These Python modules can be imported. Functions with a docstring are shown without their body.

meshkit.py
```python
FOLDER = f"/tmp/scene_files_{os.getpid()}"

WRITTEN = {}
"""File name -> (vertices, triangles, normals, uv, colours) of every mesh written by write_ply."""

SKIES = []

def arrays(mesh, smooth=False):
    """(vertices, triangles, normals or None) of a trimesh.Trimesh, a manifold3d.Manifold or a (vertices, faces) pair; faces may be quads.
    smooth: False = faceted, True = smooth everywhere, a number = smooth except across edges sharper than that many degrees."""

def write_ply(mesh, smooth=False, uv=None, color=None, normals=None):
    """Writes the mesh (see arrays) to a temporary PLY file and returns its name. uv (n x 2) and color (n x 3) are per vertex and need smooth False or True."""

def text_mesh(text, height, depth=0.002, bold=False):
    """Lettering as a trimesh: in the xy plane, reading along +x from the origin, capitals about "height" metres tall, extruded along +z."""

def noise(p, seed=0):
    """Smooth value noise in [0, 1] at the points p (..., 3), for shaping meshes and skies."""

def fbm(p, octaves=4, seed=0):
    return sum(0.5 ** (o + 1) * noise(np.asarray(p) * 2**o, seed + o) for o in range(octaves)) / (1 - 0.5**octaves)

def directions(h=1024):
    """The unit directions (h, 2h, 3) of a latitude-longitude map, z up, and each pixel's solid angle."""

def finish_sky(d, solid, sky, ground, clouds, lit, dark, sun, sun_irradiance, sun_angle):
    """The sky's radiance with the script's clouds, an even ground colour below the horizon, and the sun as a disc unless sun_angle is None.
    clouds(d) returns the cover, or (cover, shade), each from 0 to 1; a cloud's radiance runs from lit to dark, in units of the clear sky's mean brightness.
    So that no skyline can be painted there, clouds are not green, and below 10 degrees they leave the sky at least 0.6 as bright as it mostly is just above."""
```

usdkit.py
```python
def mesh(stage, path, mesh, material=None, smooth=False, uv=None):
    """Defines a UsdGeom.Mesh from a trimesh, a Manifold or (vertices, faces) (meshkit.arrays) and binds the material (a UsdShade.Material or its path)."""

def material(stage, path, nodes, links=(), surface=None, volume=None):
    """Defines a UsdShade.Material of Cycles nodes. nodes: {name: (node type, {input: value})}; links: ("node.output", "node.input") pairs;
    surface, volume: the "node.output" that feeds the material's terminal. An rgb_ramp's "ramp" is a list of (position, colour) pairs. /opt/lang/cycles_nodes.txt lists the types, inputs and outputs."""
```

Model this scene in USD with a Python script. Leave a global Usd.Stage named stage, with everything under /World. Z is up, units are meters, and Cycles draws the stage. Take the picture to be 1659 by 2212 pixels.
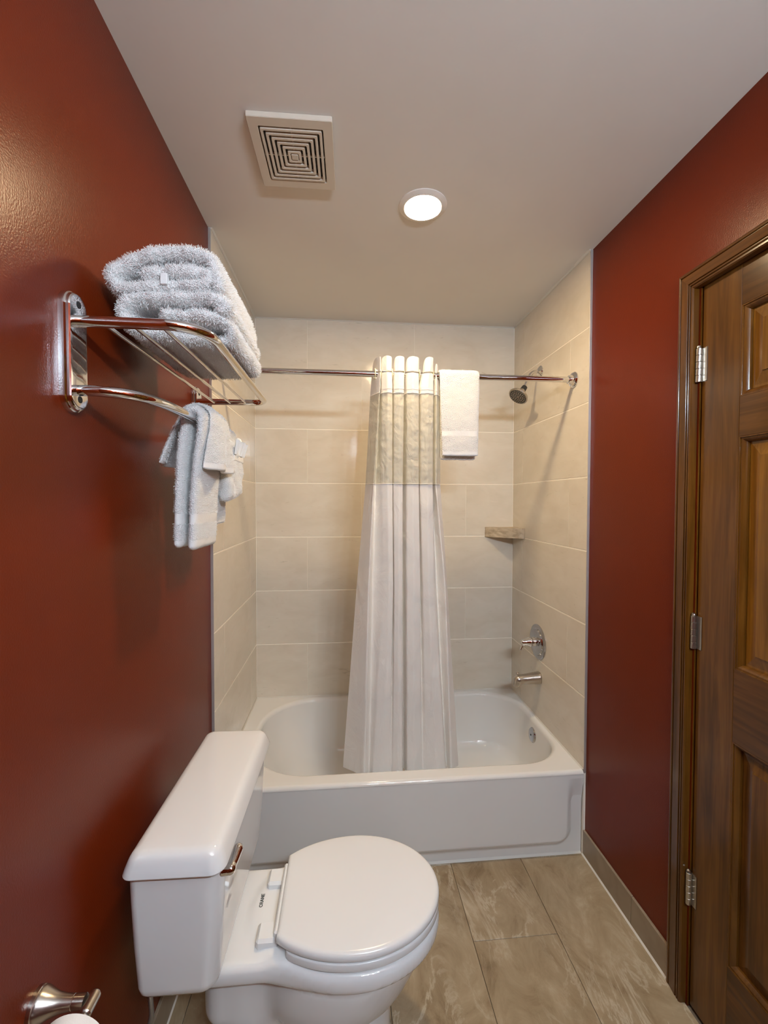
import math, re
import numpy as np, trimesh, manifold3d as m3
from shapely.geometry import Polygon
from shapely import affinity
from scipy.interpolate import CubicSpline
import usdkit, meshkit
from pxr import Usd, UsdGeom, UsdShade, UsdLux, Gf, Sdf, Vt

stage = Usd.Stage.CreateInMemory()
UsdGeom.SetStageUpAxis(stage, 'Z')
UsdGeom.SetStageMetersPerUnit(stage, 1.0)
UsdGeom.Xform.Define(stage, '/World')
RNG = np.random.default_rng(7)

# ------------------------------------------------------------------ camera, exposure
# frame: x from the left tile face to the right one, y towards the tiled back wall (y = 0), z up
CAM, YAW, PITCH, ROLL, FPX = (0.4907, -2.4061, 1.4473), 0.09007, 0.02463, 0.0020, 923.52
EXPOSURE = 0.26
W = 1.46
cam = UsdGeom.Camera.Define(stage, '/World/camera')
c_, s_ = math.cos(YAW), math.sin(YAW)
F = np.array([s_, c_, 0.]); R = np.array([c_, -s_, 0.]); U = np.array([0, 0, 1.])
F2 = F*math.cos(PITCH)-U*math.sin(PITCH); U2 = U*math.cos(PITCH)+F*math.sin(PITCH)
R3 = R*math.cos(ROLL)+U2*math.sin(ROLL); U3 = -R*math.sin(ROLL)+U2*math.cos(ROLL)
mat = np.eye(4); mat[0, :3] = R3; mat[1, :3] = U3; mat[2, :3] = -F2; mat[3, :3] = CAM
cam.AddTransformOp().Set(Gf.Matrix4d(*mat.ravel().tolist()))
cam.CreateHorizontalApertureAttr(36.0); cam.CreateVerticalApertureAttr(48.0)
cam.CreateFocalLengthAttr(FPX/1659*36.0); cam.CreateFStopAttr(0.0)
cam.CreateClippingRangeAttr(Gf.Vec2f(0.02, 100)); cam.CreateExposureAttr(EXPOSURE)

# the room is lit by its two lamps only, the downlight over the tub and the vanity bar behind the camera; their strengths (radiance of the lens and of the globes)
DOWN_L, DOWN_COL = 285.0, (1.0, 0.75, 0.44)
GLOBE_L, GLOBE_COL = 295.0, (0.76, 0.94, 1.09)

# ------------------------------------------------------------------ materials
LK = '/World/Looks'
UsdGeom.Scope.Define(stage, LK)
def mat_plain(name, col, rough=0.5, metal=0.0, **kw):
    return usdkit.material(stage, f'{LK}/{name}', {'p': ('principled_bsdf', {'base_color': col, 'roughness': rough, 'metallic': metal, **kw})}, [], 'p.BSDF')
def mat_noise(name, ramp, scale, rough=0.5, vscale=(1, 1, 1), detail=5, dist=0.0, bump=0.0, bscale=None, bdist=0.002, nrough=0.55, bvscale=None, **kw):
    n = {'g': ('geometry', {}), 'm': ('mapping', {'scale': vscale}), 'n': ('noise_texture', {'scale': scale, 'detail': detail, 'distortion': dist, 'roughness': nrough}),
         'r': ('rgb_ramp', {'ramp': ramp}), 'p': ('principled_bsdf', {'roughness': rough, **kw})}
    l = [('g.position', 'm.vector'), ('m.vector', 'n.vector'), ('n.fac', 'r.fac'), ('r.color', 'p.base_color')]
    if bump:
        n['bm'] = ('mapping', {'scale': bvscale or (1, 1, 1)})
        n['bn'] = ('noise_texture', {'scale': bscale, 'detail': 3}); n['b'] = ('bump', {'strength': bump, 'distance': bdist})
        l += [('g.position', 'bm.vector'), ('bm.vector', 'bn.vector'), ('bn.fac', 'b.height'), ('b.normal', 'p.normal')]
    return usdkit.material(stage, f'{LK}/{name}', n, l, 'p.BSDF')

M_red = mat_noise('red_wall_paint', [(0.3, (.130, .0150, .0016)), (0.7, (.140, .0164, .0019))], 6, 0.27, bump=0.24, bscale=300, bdist=0.0015, specular_ior_level=.20)
M_ceil = mat_noise('ceiling_paint', [(0.3, (.74, .71, .66)), (0.7, (.76, .73, .68))], 5, 0.75, bump=0.1, bscale=220, bdist=0.001)
M_grout = mat_plain('grout', (.92, .86, .75), 0.8)
M_joint = mat_plain('floor_joint', (.13, .10, .07), 0.9)
M_caulk = mat_plain('caulk', (.66, .63, .56), 0.5)
M_trim = mat_plain('aluminium_trim', (.66, .66, .64), 0.42, .7)
M_chrome = mat_plain('chrome', (.78, .78, .79), 0.045, 1.0)
M_chrome_dim = mat_plain('smoky_chrome', (.52, .52, .54), 0.07, 1.0)
M_nickel = mat_plain('brushed_nickel', (.58, .54, .49), 0.24, 1.0)
M_satin = mat_plain('satin_nickel', (.52, .49, .44), 0.3, 1.0)
M_dark = mat_plain('dark_hole', (.012, .012, .012), 0.6)
M_rubber = mat_plain('black_rubber', (.02, .022, .022), 0.45)
M_porc = mat_plain('white_porcelain', (.80, .80, .795), 0.03, coat_weight=0.3)
M_tub = mat_plain('tub_enamel', (.80, .785, .75), 0.06, coat_weight=0.3)
M_seat = mat_plain('toilet_seat_plastic', (.80, .80, .795), 0.2)
M_vent = mat_plain('ivory_plastic', (.66, .60, .50), 0.4)
M_duct = mat_plain('vent_cavity', (.05, .045, .04), 0.7)
M_white_trim = mat_plain('white_enamel_trim', (.78, .74, .68), 0.35)
M_paper = mat_noise('tissue_paper', [(0.3, (.80, .79, .77)), (0.7, (.84, .83, .81))], 60, 0.9, bump=0.2, bscale=500)
M_wrap = mat_plain('white_plastic_wrap', (.84, .87, .88), 0.18, coat_weight=0.5)
M_braid = mat_plain('braided_steel', (.45, .45, .45), 0.4, 1.0)
M_lens = usdkit.material(stage, f'{LK}/lamp_lens', {'e': ('emission', {'color': DOWN_COL, 'strength': DOWN_L})}, [], 'e.emission')
M_globe = usdkit.material(stage, f'{LK}/lamp_globe', {'e': ('emission', {'color': GLOBE_COL, 'strength': GLOBE_L})}, [], 'e.emission')
M_terry = usdkit.material(stage, f'{LK}/white_terry', {
    'g': ('geometry', {}), 'n': ('noise_texture', {'scale': 260, 'detail': 3, 'roughness': .6}), 'v': ('voronoi_texture', {'scale': 420}),
    'h': ('math', {'math_type': 'add'}), 'b': ('bump', {'strength': .75, 'distance': .004}),
    'p': ('principled_bsdf', {'base_color': (.84, .84, .83), 'roughness': .95, 'sheen_weight': .25, 'sheen_roughness': .5, 'specular_ior_level': .1})},
    [('g.position', 'n.vector'), ('g.position', 'v.vector'), ('n.fac', 'h.value1'), ('v.distance', 'h.value2'), ('h.value', 'b.height'), ('b.normal', 'p.normal')], 'p.BSDF')
M_pile = mat_plain('terry_pile', (.86, .86, .85), 0.95, specular_ior_level=.05)
M_terry_flat = mat_noise('flat_woven_band', [(0.3, (.78, .78, .77)), (.7, (.82, .82, .81))], 200, 0.85, bump=0.35, bscale=700, bvscale=(1, 1, 3), specular_ior_level=.15)
def cloth(name, col, trans, rough=.6, weave=900., bump=.1, wrinkle=14., wr=.25):
    return usdkit.material(stage, f'{LK}/{name}', {
        'g': ('geometry', {}), 'wm': ('mapping', {'scale': (1, 1, .55)}), 'w': ('noise_texture', {'scale': wrinkle, 'detail': 4, 'distortion': 1.2}), 'n': ('noise_texture', {'scale': weave, 'detail': 2}),
        'b1': ('bump', {'strength': wr, 'distance': .02}), 'b': ('bump', {'strength': bump, 'distance': .001}),
        'p': ('principled_bsdf', {'base_color': col, 'roughness': rough, 'sheen_weight': .2, 'specular_ior_level': .3}),
        't': ('translucent_bsdf', {'color': col}), 'x': ('mix_closure', {'fac': trans})},
        [('g.position', 'wm.vector'), ('wm.vector', 'w.vector'), ('g.position', 'n.vector'), ('w.fac', 'b1.height'), ('n.fac', 'b.height'), ('b1.normal', 'b.normal'), ('b.normal', 'p.normal'),
         ('p.BSDF', 'x.closure1'), ('t.BSDF', 'x.closure2')], 'x.closure')
M_curtain = cloth('curtain_polyester', (.87, .835, .785), .13, .5)
M_sheer = cloth('curtain_sheer', (.79, .76, .655), .42, .5, 600., .3, 22., .45)
def tile_mat(name, off):
    return usdkit.material(stage, f'{LK}/{name}', {
        'g': ('geometry', {}), 'm': ('mapping', {'location': off, 'scale': (1, 1, 2.2)}), 'n': ('noise_texture', {'scale': 4.5, 'detail': 8, 'roughness': .62, 'distortion': .6}),
        'm2': ('mapping', {'location': off, 'scale': (1, 1, 4.5)}), 'n2': ('noise_texture', {'scale': 9, 'detail': 6, 'roughness': .7, 'distortion': 1.8}),
        'r': ('rgb_ramp', {'ramp': [(.25, (.66, .59, .48)), (.5, (.71, .645, .54)), (.75, (.755, .695, .595))]}),
        'r2': ('rgb_ramp', {'ramp': [(.0, (.74, .72, .68)), (.29, (.82, .81, .78)), (.37, (1, 1, 1)), (.64, (1, 1, 1)), (.74, (1.09, 1.09, 1.09))]}),
        'x': ('mix', {'mix_type': 'multiply', 'fac': 1.0}), 'b': ('bump', {'strength': .06, 'distance': .004}),
        'p': ('principled_bsdf', {'roughness': .11, 'specular_ior_level': .5})},
        [('g.position', 'm.vector'), ('m.vector', 'n.vector'), ('g.position', 'm2.vector'), ('m2.vector', 'n2.vector'), ('n.fac', 'r.fac'), ('n2.fac', 'r2.fac'),
         ('r.color', 'x.color1'), ('r2.color', 'x.color2'), ('x.color', 'p.base_color'), ('n2.fac', 'b.height'), ('b.normal', 'p.normal')], 'p.BSDF')
M_tiles = [tile_mat('wall_tile_%d' % k, (3.1*k, 1.7*k, 2.3*k)) for k in range(3)]
def floor_mat(name, off, ang):
    return usdkit.material(stage, f'{LK}/{name}', {
        'g': ('geometry', {}), 'm': ('mapping', {'location': off, 'rotation': (0, 0, ang), 'scale': (1.5, .9, 1)}), 'n': ('noise_texture', {'scale': 5.0, 'detail': 10, 'roughness': .68, 'distortion': .9}),
        'm2': ('mapping', {'location': off, 'rotation': (0, 0, ang), 'scale': (2.3, .9, 1)}), 'n2': ('noise_texture', {'scale': 2.6, 'detail': 8, 'roughness': .66, 'distortion': 1.5}),
        'n3': ('noise_texture', {'scale': 2.2, 'detail': 3}),
        'r': ('rgb_ramp', {'ramp': [(.30, (.175, .115, .058)), (.43, (.295, .215, .125)), (.56, (.365, .278, .172)), (.70, (.47, .385, .265))]}),
        'r2': ('rgb_ramp', {'ramp': [(.470, (0, 0, 0)), (.497, (.62, .62, .62)), (.503, (.62, .62, .62)), (.53, (0, 0, 0))]}),
        'r3': ('rgb_ramp', {'ramp': [(.42, (0, 0, 0)), (.62, (1, 1, 1))]}), 'v': ('mix', {'mix_type': 'multiply', 'fac': 1.0}),
        'x': ('mix', {'mix_type': 'mix', 'color2': (.56, .48, .36)}), 'b': ('bump', {'strength': .12, 'distance': .004}),
        'p': ('principled_bsdf', {'roughness': .36})},
        [('g.position', 'm.vector'), ('m.vector', 'n.vector'), ('g.position', 'm2.vector'), ('m2.vector', 'n2.vector'), ('m.vector', 'n3.vector'), ('n.fac', 'r.fac'), ('n2.fac', 'r2.fac'), ('n3.fac', 'r3.fac'),
         ('r2.color', 'v.color1'), ('r3.color', 'v.color2'), ('r.color', 'x.color1'), ('v.color', 'x.fac'), ('x.color', 'p.base_color'), ('n.fac', 'b.height'), ('b.normal', 'p.normal')], 'p.BSDF')
M_floor = [floor_mat('floor_tile_stone_%d' % k, (2.7*k, 1.3*k, 0), .28*(k-1)) for k in range(3)]
M_base = mat_noise('taupe_baseboard_tile', [(.3, (.25, .19, .13)), (.6, (.31, .245, .17)), (.8, (.36, .29, .21))], 9, 0.35, dist=1.0, detail=7)
M_stone = mat_noise('tumbled_stone', [(.25, (.33, .26, .17)), (.5, (.50, .40, .28)), (.8, (.60, .50, .37))], 22, 0.6, vscale=(1, 1, 2.5), detail=7, dist=.8, bump=.4, bscale=60, bdist=.006)
def wood(name, axis, tint):
    sc = {'z': (26, 26, 1.3), 'y': (26, 1.3, 26)}[axis]
    c = lambda r, g, b: (r*tint[0], g*tint[1], b*tint[2])
    return usdkit.material(stage, f'{LK}/{name}', {
        'g': ('geometry', {}), 'm': ('mapping', {'scale': sc}), 'n': ('noise_texture', {'scale': 1.6, 'detail': 7, 'roughness': .6, 'distortion': .8}),
        'm2': ('mapping', {'scale': tuple(.28*x if x > 2 else 1.6*x for x in sc)}), 'n2': ('noise_texture', {'scale': 1.0, 'detail': 4, 'distortion': 1.}),
        'r': ('rgb_ramp', {'ramp': [(.25, c(.078, .030, .0045)), (.5, c(.150, .062, .0095)), (.78, c(.228, .103, .018))]}),
        'r2': ('rgb_ramp', {'ramp': [(.3, (.62, .58, .54)), (.62, (1.12, 1.1, 1.05))]}),
        'x': ('mix', {'mix_type': 'multiply', 'fac': .85}), 'b': ('bump', {'strength': .08, 'distance': .001}),
        'p': ('principled_bsdf', {'roughness': .2, 'specular_ior_level': .32, 'coat_weight': .12, 'coat_roughness': .08})},
        [('g.position', 'm.vector'), ('m.vector', 'n.vector'), ('g.position', 'm2.vector'), ('m2.vector', 'n2.vector'), ('n.fac', 'r.fac'), ('n2.fac', 'r2.fac'),
         ('r.color', 'x.color1'), ('r2.color', 'x.color2'), ('x.color', 'p.base_color'), ('n.fac', 'b.height'), ('b.normal', 'p.normal')], 'p.BSDF')
M_wv = wood('stained_wood_upright', 'z', (.74, .70, .60)); M_wh = wood('stained_wood_rail', 'y', (.56, .50, .45))
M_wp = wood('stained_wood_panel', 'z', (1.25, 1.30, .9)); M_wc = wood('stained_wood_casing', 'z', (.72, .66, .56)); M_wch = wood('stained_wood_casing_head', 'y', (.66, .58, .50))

# ------------------------------------------------------------------ scene helpers
USED = {}
def uniq(parent, name):
    k = (parent, name); n = USED.get(k, 0); USED[k] = n+1
    return name if n == 0 else '%s_%03d' % (name, n)
def path_of(p): return '/World' if p is None else str(p.GetPath())
def custom(p, **kw):
    for k, v in kw.items():
        if v: p.SetCustomDataByKey(k, v)
    return p
def thing(name, label=None, cat=None, group=None, kind=None, loc=(0, 0, 0)):
    x = UsdGeom.Xform.Define(stage, '/World/'+uniq('/World', name))
    if any(loc): x.AddTranslateOp().Set(Gf.Vec3d(*loc))
    return custom(x.GetPrim(), label=label, category=cat, group=group, kind=kind)
def part(parent, name, mesh, m, smooth=35, label=None, kind=None):
    pp = path_of(parent)
    if parent is not None:
        o = origin(parent)
        if any(o):
            v, f, _ = meshkit.arrays(mesh, False); mesh = trimesh.Trimesh(v-np.array(o), f, process=False)
    g = usdkit.mesh(stage, pp+'/'+uniq(pp, name), mesh, m, smooth=smooth)
    return custom(g.GetPrim(), label=label, kind=kind)
def origin(p):
    t = UsdGeom.XformCache().GetLocalToWorldTransform(p).ExtractTranslation(); return (t[0], t[1], t[2])
def struct(name, mesh, m, label, smooth=False):
    p = part(None, name, mesh, m, smooth); return custom(p, label=label, category=re.sub(r'_.*', '', name), kind='structure')

# ------------------------------------------------------------------ shape helpers
def box(x0, x1, y0, y1, z0, z1):
    b = trimesh.creation.box([x1-x0, y1-y0, z1-z0]); b.apply_translation([(x0+x1)/2, (y0+y1)/2, (z0+z1)/2]); return b
def cat(*a): return trimesh.util.concatenate(list(a))
def chamfer_box(x0, x1, y0, y1, z0, z1, c):
    pts = []
    for x in (x0, x1):
        for y in (y0, y1):
            for z in (z0, z1):
                sx, sy, sz = (1 if x == x0 else -1), (1 if y == y0 else -1), (1 if z == z0 else -1)
                pts += [(x+sx*c, y+sy*c, z), (x+sx*c, y, z+sz*c), (x, y+sy*c, z+sz*c)]
    return trimesh.convex.convex_hull(np.array(pts))
def loft(rings, cap0=True, cap1=True, closed=True):
    n = len(rings[0]); v = np.vstack(rings); f = []
    m = n if closed else n-1
    for k in range(len(rings)-1):
        a = k*n+np.arange(m); b = k*n+(np.arange(m)+1) % n
        f.append(np.stack([a, b, b+n], 1)); f.append(np.stack([a, b+n, a+n], 1))
    f = np.vstack(f)
    if cap0:
        v = np.vstack([v, rings[0].mean(0)]); i = np.arange(n); f = np.vstack([f, np.stack([np.full(n, len(v)-1), (i+1) % n, i], 1)])
    if cap1:
        v = np.vstack([v, rings[-1].mean(0)]); i = (len(rings)-1)*n+np.arange(n); f = np.vstack([f, np.stack([np.full(n, len(v)-1), i, (len(rings)-1)*n+(np.arange(n)+1) % n], 1)])
    t = trimesh.Trimesh(v, f, process=False)
    if cap0 and cap1 and t.volume < 0: t.invert()
    return t
def rrect(x0, x1, y0, y1, r, n=8, r2=None):
    """corner-rounded rectangle in xy; r: one radius or four (x1y1, x0y1, x0y0, x1y0)"""
    rr = [r]*4 if np.ndim(r) == 0 else list(r)
    P = []
    for k, (cx, cy, sx, sy) in enumerate([(x1, y1, -1, -1), (x0, y1, 1, -1), (x0, y0, 1, 1), (x1, y0, -1, 1)]):
        q = max(rr[k], 1e-5); a = np.linspace(k*np.pi/2, (k+1)*np.pi/2, n)
        P.append(np.stack([cx+sx*q+q*np.cos(a), cy+sy*q+q*np.sin(a)], 1))
    L = []
    for k in range(4):                                          # points along the straight sides too
        L.append(P[k]); a, b = P[k][-1], P[(k+1) % 4][0]; t = np.linspace(0, 1, n+2)[1:-1, None]; L.append(a+(b-a)*t)
    return np.vstack(L)
def z3(p, z): return np.column_stack([p, np.full(len(p), z)])
def frame_of(d):
    d = np.asarray(d, float)/np.linalg.norm(d); a = np.cross(d, [0, 0, 1] if abs(d[2]) < .9 else [1, 0, 0]); a /= np.linalg.norm(a); return a, np.cross(d, a), d
def lathe(prof, origin_, axis, n=40):
    """prof: (distance along axis, radius) pairs"""
    a, b, d = frame_of(axis); t = np.linspace(0, 2*np.pi, n, endpoint=False)
    rings = [np.array(origin_)+h*d+max(r, 1e-5)*(np.cos(t)[:, None]*a+np.sin(t)[:, None]*b) for h, r in prof]
    return loft(rings)
def tube(pts, r, n=16, cap=True):
    p = np.asarray(pts, float); t = np.gradient(p, axis=0); t /= np.linalg.norm(t, axis=1, keepdims=True)
    a = frame_of(t[0])[0]; rings = []; rad = np.broadcast_to(r, (len(p),)); th = np.linspace(0, 2*np.pi, n, endpoint=False)
    for i in range(len(p)):
        a = a-np.dot(a, t[i])*t[i]; a /= np.linalg.norm(a); b = np.cross(t[i], a)
        rings.append(p[i]+rad[i]*(np.cos(th)[:, None]*a+np.sin(th)[:, None]*b))
    return loft(rings, cap, cap)
def fillet(pts, rad, k=8):
    """polyline with rounded corners"""
    p = [np.array(q, float) for q in pts]; out = [p[0]]
    rad = [rad]*len(p) if np.ndim(rad) == 0 else rad
    for i in range(1, len(p)-1):
        u, w = p[i-1]-p[i], p[i+1]-p[i]; u /= np.linalg.norm(u); w /= np.linalg.norm(w)
        ang = math.acos(np.clip(u@w, -1, 1)); d = rad[i]/math.tan(ang/2); c = p[i]+(u+w)/np.linalg.norm(u+w)*rad[i]/math.sin(ang/2)
        a, b = p[i]+u*d-c, p[i]+w*d-c; om = math.acos(np.clip(a@b/(np.linalg.norm(a)*np.linalg.norm(b)), -1, 1))
        for s in np.linspace(0, 1, k): out.append(c+(math.sin((1-s)*om)*a+math.sin(s*om)*b)/math.sin(om))
    out.append(p[-1]); return np.array(out)
def resample(p, n):
    p = np.asarray(p, float); s = np.r_[0, np.cumsum(np.linalg.norm(np.diff(p, axis=0), axis=1))]
    u = np.linspace(0, s[-1], n); return np.stack([np.interp(u, s, p[:, k]) for k in range(p.shape[1])], 1)
def spline(p, n):
    p = np.asarray(p, float); s = np.r_[0, np.cumsum(np.linalg.norm(np.diff(p, axis=0), axis=1))]
    return CubicSpline(s, p)(np.linspace(0, s[-1], n))
def smin(a, b, k):
    h = np.clip(.5+.5*(b-a)/k, 0, 1); return b+(a-b)*h-k*h*(1-h)
def smax(a, b, k): return -smin(-a, -b, k)
def sdf_mesh(fn, lo, hi, h):
    """surface nets of a signed distance field, projected onto its zero set"""
    ax = [np.arange(lo[k], hi[k]+h, h) for k in range(3)]
    G = np.stack(np.meshgrid(*ax, indexing='ij'), -1); D = fn(G[..., 0], G[..., 1], G[..., 2]); S = D < 0
    nx, ny, nz = D.shape; acc = np.zeros((nx-1, ny-1, nz-1, 3)); cnt = np.zeros((nx-1, ny-1, nz-1))
    C = [(i, j, k) for i in (0, 1) for j in (0, 1) for k in (0, 1)]
    sl = lambda o: tuple(slice(o[q], D.shape[q]-1+o[q]) for q in range(3))
    for A in C:
        for q in range(3):
            if A[q] == 0:
                B = tuple(A[r]+(r == q) for r in range(3)); a, b = D[sl(A)], D[sl(B)]; x = (a < 0) != (b < 0)
                t = np.where(x, a/np.where(x, a-b, 1), 0)[..., None]
                acc += np.where(x[..., None], G[sl(A)]*(1-t)+G[sl(B)]*t, 0); cnt += x
    on = cnt > 0; idx = -np.ones(on.shape, int); idx[on] = np.arange(on.sum()); V = acc[on]/cnt[on][:, None]
    Fs = []
    for q in range(3):
        a = S[tuple(slice(0, -1) if r == q else slice(1, -1) for r in range(3))]; b = S[tuple(slice(1, None) if r == q else slice(1, -1) for r in range(3))]
        x = np.argwhere(a != b); neg = a[tuple(x.T)]; r1, r2 = (q+1) % 3, (q+2) % 3
        def cell(d1, d2):
            c = x.copy(); c[:, r1] += d1; c[:, r2] += d2; return idx[tuple(c.T)]
        Q = np.stack([cell(0, 0), cell(1, 0), cell(1, 1), cell(0, 1)], 1); Q[~neg] = Q[~neg][:, ::-1]; Fs.append(Q)
    Fq = np.vstack(Fs)
    for _ in range(3):
        d = fn(*V.T); e = 1e-4; g = np.stack([fn(*(V+np.eye(3)[k]*e).T)-fn(*(V-np.eye(3)[k]*e).T) for k in range(3)], 1)/(2*e)
        V = V-np.clip(d/np.maximum((g*g).sum(1), .05), -h, h)[:, None]*g
    return trimesh.Trimesh(V, np.vstack([Fq[:, [0, 1, 2]], Fq[:, [0, 2, 3]]]), process=False)
def sd_box(x, y, z, c, b, r):
    q = [np.abs(v-c[k])-b[k]+r for k, v in enumerate((x, y, z))]
    return np.sqrt(sum(np.maximum(v, 0)**2 for v in q))+np.minimum(np.maximum(np.maximum(q[0], q[1]), q[2]), 0)-r
def sd_caps(x, y, z, a, b, r0, r1):
    a, b = np.array(a, float), np.array(b, float); d = b-a
    t = np.clip(((x-a[0])*d[0]+(y-a[1])*d[1]+(z-a[2])*d[2])/(d@d), 0, 1)
    return np.sqrt((x-a[0]-t*d[0])**2+(y-a[1]-t*d[1])**2+(z-a[2]-t*d[2])**2)-(r0+(r1-r0)*t)
def jitter(mesh, amp, scale, seed=0):
    v = np.array(mesh.vertices); n = trimesh.Trimesh(v, mesh.faces, process=False).vertex_normals
    return trimesh.Trimesh(v+n*((meshkit.fbm(v*scale, 3, seed)-.5)*2*amp)[:, None], mesh.faces, process=False)

def edged(x0, x1, y0, y1, z0, z1, axis, side, cu, cz, d):
    """a wall tile: its face looks along axis ('x' or 'y'), at the low (side -1) or high end; edges eased by cu (upright) and cz (level), d deep"""
    def r(u, w, f):
        if axis == 'y': return [(a, f, b) for a, b in ((x0+u, z0+w), (x1-u, z0+w), (x1-u, z1-w), (x0+u, z1-w))]
        return [(f, a, b) for a, b in ((y0+u, z0+w), (y1-u, z0+w), (y1-u, z1-w), (y0+u, z1-w))]
    lo, hi = (y0, y1) if axis == 'y' else (x0, x1); face, back = (lo, hi) if side < 0 else (hi, lo)
    return trimesh.convex.convex_hull(np.array(r(0, 0, back)+r(0, 0, face-side*d)+r(cu, cz, face)))
# ------------------------------------------------------------------ room shell
ZC, ZR, ROW = 2.449, 0.353, 0.2987
XL, XR, YF, YT = -0.010, 1.470, -3.0, -0.765
struct('floor', box(XL-.1, XR+.1, YF-.1, .1, -.08, -.004), M_joint, 'beige stone-look tiled bathroom floor')
fl = stage.GetPrimAtPath('/World/floor')
cols = [XL+.001, .04, .33, .62, .91, 1.1985, XR-.001]
k = 0
for i in range(len(cols)-1):
    y1, off = -.70, (-.466 if i % 2 == 0 else -.766)
    cuts = [-.70] + [off-.6*j for j in range(6) if YF < off-.6*j < -.72] + [YF]
    for a, b in zip(cuts[1:], cuts[:-1]):
        part(fl, 'floor_tile', chamfer_box(cols[i]+.0007, cols[i+1]-.0007, a+.0007, b-.0007, -.006, 0, .0009), M_floor[k % 3], False); k += 1
struct('ceiling', box(XL-.1, XR+.1, YF-.1, .1, ZC, ZC+.08), M_ceil, 'plain off-white painted ceiling')
struct('wall_left', box(XL-.1, XL, YF-.1, .1, -.08, ZC), M_red, 'deep red painted left wall ending in beige tile beside the tub')
dy0, dy1, dz = -2.065, -1.293, 2.046         # door opening
struct('wall_right', cat(box(XR, XR+.1, YF-.1, dy0, -.08, ZC), box(XR, XR+.1, dy1, .1, -.08, ZC), box(XR, XR+.1, dy0, dy1, dz, ZC)), M_red, 'deep red painted right wall around the wooden door')
struct('wall_front', box(XL-.1, XR+.1, YF-.1, YF, -.08, ZC), M_red, 'deep red painted wall behind the camera')
struct('wall_back', box(XL, XR, .0009, .1, -.08, ZC), M_grout, 'beige tiled wall behind the bathtub')
wl, wr, wb = (stage.GetPrimAtPath('/World/'+n) for n in ('wall_left', 'wall_right', 'wall_back'))
G = .0014
def place_tiles(parent, to, u0, u1, joints_odd, joints_even, t):
    """rows counted from the tub rim; to(u0,u1,z0,z1) makes the box of one tile"""
    global k
    for r in range(0, 8):
        z0, z1 = ZR+ROW*r, min(ZR+ROW*(r+1), ZC-.001)
        if z1-z0 < .02: continue
        js = [u0]+[j for j in (joints_odd if r % 2 == 0 else joints_even) if u0 < j < u1]+[u1]
        for a, b in zip(js[:-1], js[1:]):
            if b-a > .012: part(parent, 'tile', to(a+.0005, b-.0005, z0+.0015, z1-.0015), M_tiles[(k*7+r) % 3], False); k += 1
place_tiles(wb, lambda a, b, c, d: edged(a, b, 0, .008, c, d, 'y', -1, .0010, .0026, .0012), .001, W-.001, (.281, .879), (.583, 1.182), .008)
place_tiles(wl, lambda a, b, c, d: edged(-.012, 0, a, b, c, d, 'x', 1, .0010, .0026, .0012), YT, -.001, (-.137,), (-.625,), .01)
place_tiles(wr, lambda a, b, c, d: edged(W, W+.012, a, b, c, d, 'x', -1, .0010, .0026, .0012), YT, -.001, (-.135,), (-.622,), .01)
for p, x0, x1, xg in ((wl, XL, .0005, (-.0102, -.0009)), (wr, W-.0005, XR, (W+.0009, W+.0102))):
    part(p, 'grout_bed', box(xg[0], xg[1], YT, 0, 0, ZC), M_grout, False)
    part(p, 'metal_edge_trim', chamfer_box(x0, x1, YT-.003, YT, .34, ZC-.002, .0006), M_trim, False, label='bright metal edge strip where the tile meets the red paint')
cs = .006
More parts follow.
